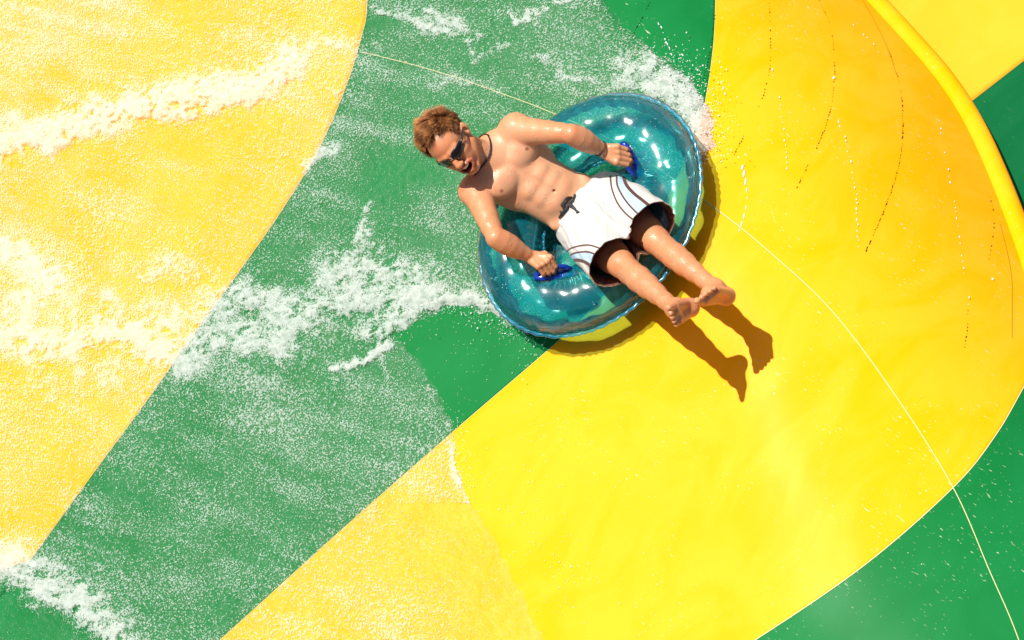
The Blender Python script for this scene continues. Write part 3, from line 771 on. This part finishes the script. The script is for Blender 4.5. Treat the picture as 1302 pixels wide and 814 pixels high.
# legs
def leg(hip, kn, an, sgn):
    limb(hip-fr*.01, kn, (.084, .088, .083, .074, .064, .056), .03)
    d = unit(kn-hip)
    B.ell(kn+np.array([-.004, .006, .012]), AX, (.050, .050, .046), .02)
    limb(kn, an, (.050, .047, .050, .046, .038, .031, .0295), .02)
    d2 = unit(an-kn); back = unit(np.array([.2, -.6, -.7])); back = unit(back-d2*(back@d2))
    B.cone(kn+d2*.06+back*.020, kn+d2*.20+back*.014, .036, .024, .03)       # calf
    B.cone(kn+d2*.03-back*.020, an-back*.008, .018, .014, .03)      # shin ridge
leg(hipL, knL, anL, 1); leg(hipR, knR, anR, -1)
def foot(A, f, m, s, k=.012):
    f = unit(f); m = unit(np.array(m)-f*(np.array(m)@f)); s = unit(np.array(s)-f*(np.array(s)@f)-m*(np.array(s)@m))
    Q = lambda a, b, c: A+(f*a+m*b+s*c)*1.06
    C_ = lambda a, b, ra, rb, kk=k: B.cone(Q(*a), Q(*b), ra*1.1, rb*1.1, kk)
    B.ell(Q(0, .030, .008), [f, m, s], (.017, .012, .017), .012); B.ell(Q(0, -.029, .012), [f, m, s], (.017, .012, .017), .012)
    C_((0, 0, 0), (-.034, 0, .045), .032, .031, .02)
    C_((-.035, 0, .02), (-.04, 0, .05), .026, .030, .02)
    C_((.0, 0, .004), (.07, .008, .028), .034, .026, .02)
    C_((.07, .008, .030), (.118, .010, .047), .026, .017, .02)
    C_((-.03, -.012, .052), (.10, -.030, .056), .022, .016, .015)
    C_((-.02, .014, .042), (.118, .026, .050), .020, .019, .015)
    C_((.095, -.012, .052), (.120, .008, .052), .017, .017, .012)
    C_((.118, .028, .050), (.152, .029, .052), .017, .0125, .008); C_((.150, .029, .052), (.172, .028, .050), .0135, .0125, .005)
    for (a, b, r) in (((.124, .008, .052), (.168, .006, .054), .0092), ((.118, -.007, .053), (.159, -.011, .055), .0086), ((.110, -.021, .054), (.147, -.027, .056), .0083), ((.100, -.034, .055), (.133, -.042, .057), .0082)):
        mid = tuple((np.array(a)*.45+np.array(b)*.55)-np.array([0, 0, .005]))
        C_(a, mid, r*.95, r*.85, .003); C_(mid, b, r*.85, r*1.08, .003)
foot(anR, (-.44, -.14, .88), (-.08, .99, .1), (.91, .05, .41))
foot(anL, (-.52, .02, .85), (-.58, -.71, -.25), (.66, -.665, .354))
# hands gripping the handles
def hand(Wr, Kc, kv, p1, p2, p3, thumb):
    kv = unit(kv)
    for i in range(4):
        kk = (1.5-i)
        b = Kc+kv*kk*.0215-(p1*.006*abs(kk-.5)); w0 = Wr+kv*kk*.0095
        B.cone(w0, b, .0175, .0125, .010)
        L = (.050, .053, .049, .041)[i]; r = (.0110, .0112, .0107, .0098)[i]
        q1 = b+unit(p1+kv*kk*-.03)*L; q2 = q1+unit(p2)*L*.62; q3 = q2+unit(p3)*L*.48
        B.cone(b, q1, r*1.08, r*.98, .0035); B.ell(b, AX, (.0122,)*3, .004)
        B.cone(q1, q2, r, r*.93, .0025); B.cone(q2, q3, r*.93, r*.85, .0025)
    t0, t1, t2, t3 = thumb
    B.cone(Wr+t0, Wr+t1, .018, .015, .008); B.cone(Wr+t1, Wr+t2, .0135, .0115, .004); B.cone(Wr+t2, Wr+t3, .0115, .010, .003)
a_ = np.array
hand(wrL, J(787, 197, .185), (-.16, -.98, -.15), unit((.93, -.22, -.38)), unit((.35, -.1, -.95)), unit((-.8, .1, -.5)),
     (a_([.01, -.02, -.005]), a_([.040, -.045, -.010]), a_([.070, -.052, -.030]), a_([.090, -.040, -.040])))
hand(wrR, J(693, 335, .20), (.72, .66, -.15), unit((.50, -.72, -.50)), unit((.15, -.25, -.95)), unit((-.35, .7, -.5)),
     (a_([.02, .005, -.005]), a_([.055, .012, -.012]), a_([.085, -.005, -.030]), a_([.098, -.028, -.042])))
V, Q = body.nets()
print('body', len(V), time.time()-T0)
# vertex colours (skin marks that belong to the skin)
col = np.tile(np.array([[.53, .285, .158]]), (len(V), 1))
n3 = fbm(V[:, 0]*14+V[:, 2]*9, V[:, 1]*14+V[:, 2]*5, 4)
col *= (.90+.2*n3)[:, None]
def spot(c, r, rgb, soft=.5, wmin=-9):
    global col
    d = np.linalg.norm(V-c, axis=1); m = sstep(r, r*soft, d)[:, None]; col = col*(1-m)+np.array(rgb)*m
def spot2(px, py, r, rgb, wmin):       # mark on the front skin at a measured point
    global col
    g = J(px, py, wmin); d = np.hypot(V[:, 0]-g[0], V[:, 1]-g[1]); m = (sstep(r, r*.55, d)*(V[:, 2] > wmin))[:, None]; col = col*(1-m)+np.array(rgb)*m
spot2(670, 191, .0095, (.26, .09, .055), .08); spot2(638, 244, .0095, (.26, .09, .055), .08)
spot2(704.5, 243, .006, (.12, .03, .02), .05)
hv = ((V-hc) @ np.stack(HA).T)/HS
inh = np.abs(hv).max(1) < .15
ml = sstep(1.35, 1.05, np.sqrt((hv[:, 0]/.038)**2+((hv[:, 2]+.074)/.0235)**2))*inh*(hv[:, 1] > .06)
col = col*(1-ml[:, None])+np.array((.40, .15, .10))*ml[:, None]
mi_ = sstep(1.0, .8, np.sqrt((hv[:, 0]/.028)**2+((hv[:, 2]+.074)/.0180)**2))*inh*(hv[:, 1] > .04)*(hv[:, 1] < .099)
col = col*(1-mi_[:, None])+np.array((.05, .008, .008))*mi_[:, None]
# limbs more tanned than the trunk, blotches and flushed patches
dT = np.minimum.reduce([np.linalg.norm(V-(J(668, 222, .03)), axis=1), np.linalg.norm(V-J(700, 245, .02), axis=1)])
tan = sstep(.16, .32, dT)[:, None]*.75
col = col*(1-tan)+col*np.array((.90, .72, .55))*tan
bl_ = sstep(.50, .68, fbm(V[:, 0]*22+5, V[:, 1]*22+V[:, 2]*14+8, 4))[:, None]*.30
col = col*(1-bl_)+col*np.array((1.02, .78, .72))*bl_
# sunburnt face, reddened knees, elbows and knuckles
fm_ = (inh*sstep(.02, .07, hv[:, 1])*.35)[:, None]; col = col*(1-fm_)+col*np.array((1.0, .72, .66))*fm_
for c_, r_ in ((knL, .07), (knR, .07), (elL, .05), (elR, .05)):
    m = (sstep(r_, r_*.3, np.linalg.norm(V-c_, axis=1))*.35)[:, None]; col = col*(1-m)+col*np.array((1, .72, .68))*m
sh_ = inh & (hv[:, 2] < -.035) & (hv[:, 1] > .02)
m = (sh_*.18)[:, None]; col = col*(1-m)+col*np.array((.8, .72, .7))*m
def skin_mat():
    m, nt, out = newmat('wet_skin'); t = NT(nt); p = t.pos()
    c = t.n('ShaderNodeAttribute', attribute_name='tint').outputs['Color']
    hairs = t.ramp(t.noise(t.n('ShaderNodeMapping', {'Vector': p, 'Scale': (60, 420, 160), 'Rotation': (.3, .2, .4)}).outputs[0], 1.0, 2, .5), .54, .66)
    pores = t.noise(p, 260, 3, .6); veins = t.noise(p, 28, 4, .6, .5)
    cc = t.mixc(t.ramp(veins, .3, .7), c, t.mixc(1.0, c, (1.08, .92, .88), 'MULTIPLY'))
    hz = t.n('ShaderNodeAttribute', attribute_name='hairy').outputs['Fac']
    cc = t.mixc(t.math('MULTIPLY', hairs, hz), cc, (.16, .075, .035))
    b = t.n('ShaderNodeBsdfPrincipled', {'Base Color': cc, 'Roughness': .5, 'Subsurface Weight': .07, 'Subsurface Radius': (.012, .005, .003), 'Subsurface Scale': .6, 'Coat Weight': .16, 'Coat Roughness': .08, 'Specular IOR Level': .45})
    # wet beads
    vo = t.n('ShaderNodeTexVoronoi', {'Vector': p, 'Scale': 95.0})
    bead = t.ramp(vo.outputs['Distance'], .34, .10)
    sel = t.ramp(t.noise(p, 17, 3), .50, .62)
    bead = t.math('MULTIPLY', bead, sel)
    h = t.math('ADD', t.math('MULTIPLY', pores, .7), t.math('MULTIPLY', bead, 2.2))
    nbp = t.bump(h, .0016, .7)
    nt.links.new(nbp, b.inputs['Normal']); nt.links.new(nbp, b.inputs['Coat Normal'])
    nt.links.new(b.outputs[0], out.inputs[0]); return m
def segd(a, b):
    ab = b-a; t_ = np.clip(((V-a)@ab)/(ab@ab), 0, 1); return np.linalg.norm(V-a-t_[:, None]*ab, axis=1)
hairy = np.zeros(len(V))
for a, b_, r_, k_ in ((knL+(anL-knL)*.12, knL+(anL-knL)*.9, .075, .5), (knR+(anR-knR)*.12, knR+(anR-knR)*.9, .075, .5), (elL*.8+wrL*.2, wrL, .06, .35), (elR*.8+wrR*.2, wrR, .06, .35)):
    hairy = np.maximum(hairy, k_*sstep(r_, r_*.6, segd(a, b_)))
SKIN = skin_mat()
person = empty('person', (0, 0, 0))
tag(person, 'laughing man in sunglasses and white board shorts leaning back with bare feet raised', 'person')
mesh('body', W(V), Q, SKIN, person, attrs={'tint': col, 'hairy': hairy})
# teeth
TEETH = simple('teeth', (.72, .66, .52), .25, coat=.5)
P_ = []
for i in range(13):
    x = -.024+.004*i
    for z in (-.0590+.0045*(x/.024)**2, -.0700+.0045*(x/.024)**2): P_.append((x, .1035-.012*(x/.024)**2, z))
V1 = [W(H(*p)) for p in P_]+[W(H(p[0], p[1]-.004, p[2])) for p in P_]
Fc = []
for i in range(12):
    a = 2*i; Fc += [(a, a+1, a+3, a+2), (26+a, 26+a+2, 26+a+3, 26+a+1), (a+1, 27+a, 29+a, a+3), (a, a+2, 28+a, 26+a)]
mesh('teeth', V1, Fc, TEETH, person)
# sunglasses
GL = simple('dark_lens', (.006, .005, .005), .12, coat=.2, spec=.3); GF = simple('black_frame', (.012, .012, .013), .25, coat=.5)
gs = empty('sunglasses', (0, 0, 0)); gs.parent = person
def lens(sg):
    n, m_ = 14, 8; V1 = []
    for lay in (0, .004):
        for i in range(n):
            for j in range(m_):
                a = i/(n-1); b_ = j/(m_-1)*2-1
                x = .009+.058*a; hh = .0205*(1-.45*a**2.2)*min(1, (.35+3.2*a))
                z = .003+b_*hh-.006*(1-a)*(b_ < 0)*0+.004*a
                y = .1045-.040*(x/.07)**2.4+.004-.25*b_*b_*.01-lay
                V1.append(W(H(sg*x, y, z)))
    Fc = []; o_ = n*m_
    for i in range(n-1):
        for j in range(m_-1):
            a = i*m_+j; Fc += [(a, a+1, a+m_+1, a+m_), (o_+a, o_+a+m_, o_+a+m_+1, o_+a+1)]
    ring_ = [j for j in range(m_)]+[i*m_+m_-1 for i in range(1, n)]+[(n-1)*m_+j for j in range(m_-2, -1, -1)]+[i*m_ for i in range(n-2, 0, -1)]
    for a, b_ in zip(ring_, ring_[1:]+ring_[:1]): Fc.append((a, b_, b_+o_, a+o_))
    mesh('lens', V1, Fc, GL, gs)
    rim_ = [np.array(V1[a]) for a in ring_]+[np.array(V1[ring_[0]])]
    return rim_
fmb = MB()
for sg in (1, -1):
    r_ = lens(sg); V1, Fc = sweep(r_, .0018, 6, False); fmb.add(V1, Fc)
    V1, Fc = sweep([W(H(sg*x, y, z)) for x, y, z in ((.064, .074, .008), (.074, .055, .009), (.079, .025, .008), (.081, -.005, .006), (.082, -.022, -.004), (.081, -.030, -.018))], [.0055, .0050, .0042, .0034, .003, .0025], 8); fmb.add(V1, Fc)
V1, Fc = sweep([W(H(x, .1105-.02*abs(x)*0, .010)) for x in (-.011, 0, .011)], .0028, 8); fmb.add(V1, Fc)
mesh('frame', fmb.V, fmb.F, GF, gs)
# hair
def hair_mat():
    m, nt, out = newmat('auburn_hair'); t = NT(nt); p = t.pos()
    n = t.n('ShaderNodeAttribute', attribute_name='shade').outputs['Fac']
    c = t.mixc(n, (.055, .014, .005), (.54, .215, .055))
    b = t.n('ShaderNodeBsdfPrincipled', {'Base Color': c, 'Roughness': .4, 'Specular IOR Level': .4}); nt.links.new(b.outputs[0], out.inputs[0]); return m
HAIR = hair_mat()
def scalp(th, ph):       # unit direction in head space, th azimuth from front, ph elevation
    return np.array([math.sin(th)*math.cos(ph), math.cos(th)*math.cos(ph), math.sin(ph)])
def hairline(d):
    # true where hair grows: back and top, receding temples in front
    x, y, z = d; az = math.atan2(abs(x), y)
    lim = .80 if az < .25 else (.98 if az < .75 else (.62 if az < 1.15 else (-.02 if az < 1.55 else -.45)))
    lim += .05*math.sin(az*9)
    return math.asin(z) > lim
hm = MB(); V0, F0 = ico(4)
capv = []; ok = []
for v_ in V0:
    k_ = hairline(v_)
    capv.append(v_*np.array([.080, .100, .090])*(1.0 if k_ else .97)+np.array([0, -.012, .030])); ok.append(k_)
Fcap = [tuple(f) for f in F0 if all(ok[i] for i in f)]
hm.add([W(H(*c)) for c in capv], Fcap)
cnt = 0
hs = [.18]*len(capv)
while cnt < 9000:
    z_ = random.uniform(-.6, 1); a = random.uniform(0, 2*math.pi); q = math.sqrt(1-z_*z_); d = np.array([q*math.sin(a), q*math.cos(a), z_])
    if not hairline(d): continue
    root = d*np.array([.079, .099, .089])+np.array([0, -.012, .030])
    top = max(0, d[2]); clump = vnoise(np.array(d[0]*9+3.), np.array(d[1]*3+d[2]*3))
    L = (.017+.030*top+.022*max(0, d[1])*top)*random.uniform(.75, 1.15)*(.75+.5*clump)
    part = vnoise(np.array(d[0]*3+9.), np.array(d[1]*3+4.))-.5
    swirl = np.array([-.35*top+.9*part, .75*top+.15-.5*(d[1] < -.2), .35*top-.85*(1-top)])
    dirn = unit(d*(.55*top+.16)+swirl+np.array([random.gauss(0, .06) for _ in range(3)])+np.array([.9, .2, .3])*(clump-.5))
    bend = np.array([random.gauss(0, .05), .05, .05*top-.05])
    p0 = root; p1 = p0+dirn*L*.5; p2 = p1+unit(dirn+bend*.6)*L*.5
    r0 = random.uniform(.0006, .0012); sh0 = min(1, max(0, random.gauss(.30+.9*(clump-.5)+.12*top, .20)))
    sidev = unit(np.cross(dirn, [.3, .5, .81])); s2 = np.cross(dirn, sidev)
    pts = []
    for pp, rr1 in ((p0, r0), (p1, r0*.8)):
        for k in range(3):
            an_ = 2*math.pi*k/3; pts.append(W(H(*(pp+(sidev*math.cos(an_)+s2*math.sin(an_))*rr1))))
    pts.append(W(H(*p2)))
    hm.add(pts, [(0, 1, 4, 3), (1, 2, 5, 4), (2, 0, 3, 5), (3, 4, 6), (4, 5, 6), (5, 3, 6)])
    hs += [sh0*.45]*3+[sh0*.9]*3+[min(1, sh0*1.25+.1)]; cnt += 1
mesh('hair', hm.V, hm.F, HAIR, person, smooth=True, attrs={'shade': np.array(hs)})
# neck cord and bracelet
CORD = simple('black_cord', (.015, .012, .012), .55, bump=(200, .001))
def loop_on_body(centre, axis, r0, rad, n=64, tilt=None, lift=.004):
    axis = unit(axis); u1 = unit(np.cross(axis, [0, 0, 1.])); u2 = np.cross(axis, u1); pts = []
    for k in range(n+1):
        a = 2*math.pi*k/n; dirv = u1*math.cos(a)+u2*math.sin(a)
        rs = np.arange(.02, r0, .0015); f = body.sample(centre+rs[:, None]*dirv)
        w = np.where(f > 0)[0]; rr2 = rs[w[0]] if len(w) else r0
        pts.append(rr2)
    pts = np.array(pts); pts = np.minimum(pts, np.percentile(pts, 92))
    pts = np.convolve(np.r_[pts[-5:], pts, pts[:5]], np.ones(5)/5, 'same')[5:-5]
    return [W(centre+(u1*math.cos(2*math.pi*k/n)+u2*math.sin(2*math.pi*k/n))*(pts[k]+lift)) for k in range(n+1)]
nc = nb*.62+H(0, -.025, -.065)*.38
P1 = loop_on_body(nc, unit(H(0, -.02, -.065)-nb)+lat*.0, .11, .004)
V1, Fc = sweep(P1, .0036, 8, False); mesh('necklace', V1, Fc, CORD, person)
P1 = loop_on_body(wrL*.86+elL*.14, wrL-elL, .05, .002, lift=.002)
V1, Fc = sweep(P1, .0024, 6, False); mesh('bracelet', V1, Fc, CORD, person)
print('head', time.time()-T0)
# ------------------------------------------------------------------ board shorts
sf = Field(J(680, 392, -.2), J(885, 190, .2)+np.array([0, 0, .32]), .0031)
Bd = sf
hemL, hemR = J(828, 288, .335), J(780, 333, .36)
dL, dR = unit((.52, -.46, .70)), unit((.44, -.50, .74))
Bd.ell(J(738, 265, -.002), AX, (.134, .12, .104), .03)
Bd.ell(J(752, 273, .0), AX, (.142, .10, .108), .04)
for hp, hem, dd, in ((hipL, hemL, dL), (hipR, hemR, dR)):
    Bd.cone(hp+fr*.01, hp*.5+hem*.5, .104, .108, .035); Bd.cone(hp*.5+hem*.5, hem+dd*.03, .108, .118, .03)
# cloth wrinkles
sl, g = Bd.region(Bd.lo, Bd.ax[0][-1:].repeat(3), 0)
gx, gy, gz = Bd.ax[0][:, None, None], Bd.ax[1][None, :, None], Bd.ax[2][None, None, :]
fold = .0020*np.sin(38*gx+26*gy+8*np.sin(21*gy+12*gz))+.0014*np.sin(55*gy-40*gx+5*np.sin(25*gx)+20*gz)
cr = J(768, 284, .08); cd = np.sqrt((gx-cr[0])**2+(gy-cr[1])**2+(gz-cr[2])**2)
fold = fold*(1+1.5*np.exp(-(cd/.08)**2))
Fo = (Bd.F+fold).astype(np.float32)
Fi = Fo+.0075
wa, wb_, wc = J(758, 226, .0), J(704, 293, .0), J(717, 262, .10)
wn = unit(np.cross(wb_-wa, wc-wa)); wn = wn if wn@spine > 0 else -wn
cutw = (gx-wc[0])*wn[0]+(gy-wc[1])*wn[1]+(gz-wc[2])*wn[2]
def half(p, n): return (gx-p[0])*n[0]+(gy-p[1])*n[1]+(gz-p[2])*n[2]
# each leg is cut by its own hem plane, only near that leg
nearL = (half((hipL+hipR)/2, lat) > 0)
cuth = np.where(nearL, half(hemL, unit(dL+np.array([.0, .0, .0]))), half(hemR, dR))
Bd.F = np.maximum.reduce([Fo, -Fi, cutw.astype(np.float32), cuth.astype(np.float32)]).astype(np.float32)
V, Q = Bd.nets()
tmp = Field(Bd.lo, Bd.lo+Bd.h*(Bd.n-1), Bd.h); tmp.F = Fo[:tmp.n[0], :tmp.n[1], :tmp.n[2]]
fo = tmp.sample(V)
inner = (fo < -.0045).astype(float)
px_, py_ = (V[:, 0]*F/(D-V[:, 2])+651), (407-V[:, 1]*F/(D-V[:, 2]))
def sdl(pl):
    d, s, p = pdist(px_, py_, crom(pl, 40)); return d, s
lines = [([(776, 224), (778, 240), (785, 258), (796, 272), (810, 283)], [(718, 324), (724, 317), (736, 313), (750, 312), (766, 317)], 1.05),
         ([(784, 224), (785, 236), (792, 250), (801, 262), (813, 274)], [(721, 330), (728, 323), (740, 320.5), (750, 321), (763, 326)], 1.15)]
thick = [([(793, 226), (797, 236), (806, 246), (816, 254), (826, 262)], [(724, 335), (731, 331), (740, 332), (748, 336), (756, 344)], 2.1)]
br = np.full(len(V), 9.0); 
for a, b_, wd in lines+thick:
    for pl in (a, b_):
        d, s = sdl(pl)
        taper = 1.0
        br = np.minimum(br, d-wd)
bl = np.full(len(V), -9.0)
for (a2, a3) in ((lines[1][0], thick[0][0]), (lines[1][1], thick[0][1])):
    poly = [tuple(p) for p in crom(a2, 20)]+[tuple(p) for p in crom(a3, 20)[::-1]]
    ip = inpoly(px_, py_, poly); d, _, _ = pdist(px_, py_, poly+[poly[0]]); bl = np.maximum(bl, np.where(ip, d, -d))
back = ((V-(hipL+hipR)/2)@np.array([.0, 0, 1.])) < -.03
br = np.where(back | (inner > .5), 9, br); bl = np.where(back | (inner > .5), -9, bl)
hem_d = np.where(((V-(hipL+hipR)/2)@lat) > 0, (V-hemL)@dL, (V-hemR)@dR)
def short_mat():
    m, nt, out = newmat('board_short_cloth'); t = NT(nt); p = t.pos()
    at = lambda n_: t.n('ShaderNodeAttribute', attribute_name=n_).outputs['Fac']
    c = t.mixc(t.noise(p, 60, 3), (.50, .482, .455), (.56, .545, .51))
    c = t.mixc(t.ramp(at('blue'), -.3, .3), c, (.36, .50, .64))
    c = t.mixc(t.ramp(at('brown'), .35, -.35), c, (.075, .026, .018))
    c = t.mixc(t.ramp(at('inner'), .35, .65), c, (.13, .048, .030))
    weave = t.n('ShaderNodeTexWave', {'Vector': p, 'Scale': 180, 'Distortion': 1.0}).outputs[0]
    hs = t.math('MULTIPLY', t.ramp(t.math('ABSOLUTE', t.math('ADD', at('hem'), .016)), .0, .0022), 1.0)
    h = t.math('ADD', t.math('ADD', t.math('MULTIPLY', weave, .12), t.math('MULTIPLY', t.noise(p, 30, 4, .6, 1.0), 2.2)), hs)
    b = t.n('ShaderNodeBsdfPrincipled', {'Base Color': c, 'Roughness': .75, 'Sheen Weight': .1, 'Specular IOR Level': .25, 'Normal': t.bump(h, .006, .6)})
    nt.links.new(b.outputs[0], out.inputs[0]); return m
SHORT = short_mat()
so = mesh('swim_shorts', W(V), Q, SHORT, person, attrs={'brown': br, 'blue': bl, 'inner': inner, 'hem': hem_d})
so['label'] = 'loose white board shorts with brown and pale blue stripes and brown lining'
# drawstring: laced bow at the waistband
def onshort(px, py, lift=.004):
    ws = np.arange(.22, -.05, -.0015)
    pts = np.array([J(px, py, w) for w in ws]); f = np.minimum(tmp.sample(pts), body.sample(pts)); k = np.where(f < 0)[0]
    w = ws[k[0]] if len(k) else .1
    return J(px, py, w+lift)
db = MB()
for pl in ([(714, 275), (717, 268), (716, 262), (720, 255), (724, 252)], [(712, 270), (719, 266), (722, 260), (719, 256)], [(716, 272), (722, 264), (714, 262), (720, 252), (727, 251)],
           [(718, 262), (724, 258), (729, 252), (731, 247)], [(719, 260), (726, 263), (732, 267), (736, 270)], [(717, 264), (725, 260), (730, 264), (734, 271)], [(711, 277), (715, 270), (721, 263)]):
    c = crom(pl, 22); P1 = [W(onshort(x, y, .005+.006*math.sin(3.1*i/21))) for i, (x, y) in enumerate(c)]
    V1, Fc = sweep(P1, .0042, 7); db.add(V1, Fc)
mesh('drawstring', db.V, db.F, CORD, so)
print('shorts', time.time()-T0)
#@@LIGHT
# ------------------------------------------------------------------ light, camera
sc = bpy.context.scene
trav = np.array([.28, -.14, -1.0]); trav /= np.linalg.norm(trav)
sd = bpy.data.lights.new('sun', 'SUN'); sd.energy = 4.8; sd.angle = math.radians(.5); sd.color = (1.0, .95, .88)
so_ = link(bpy.data.objects.new('sun', sd)); so_.rotation_euler = Vector(trav).to_track_quat('-Z', 'Y').to_euler(); so_.location = (-3, 1, 10)
w = bpy.data.worlds.new('World'); sc.world = w; w.use_nodes = True
nt = w.node_tree; bg = nt.nodes['Background']; sky = nt.nodes.new('ShaderNodeTexSky'); sky.sky_type = 'NISHITA'; sky.sun_disc = False
el = math.asin(-trav[2]); az = math.atan2(-trav[0], -trav[1])
sky.dust_density = 4.0; sky.ozone_density = .3; sky.sun_elevation = el; sky.sun_rotation = az
nt.links.new(sky.outputs[0], bg.inputs[0]); bg.inputs[1].default_value = .055
cd_ = bpy.data.cameras.new('camera'); cam = link(bpy.data.objects.new('camera', cd_)); sc.camera = cam
cd_.sensor_width = 36; cd_.lens = 36*F/1302; cd_.clip_end = 300; cd_.clip_start = .1
from mathutils import Matrix
mw = Matrix([[RV[0], UV[0], CV[0], CAM[0]], [RV[1], UV[1], CV[1], CAM[1]], [RV[2], UV[2], CV[2], CAM[2]], [0, 0, 0, 1]])
cam.matrix_world = mw
sc.view_settings.view_transform = 'Standard'; sc.view_settings.look = 'None'; sc.view_settings.exposure = .62; sc.view_settings.gamma = 1
sc.render.engine = 'CYCLES'; sc.cycles.use_denoising = True
sc.cycles.max_bounces = 8; sc.cycles.transparent_max_bounces = 16; sc.cycles.diffuse_bounces = 4; sc.cycles.sample_clamp_indirect = 4
sc.cycles.caustics_reflective = False; sc.cycles.caustics_refractive = False
print('done', time.time()-T0)
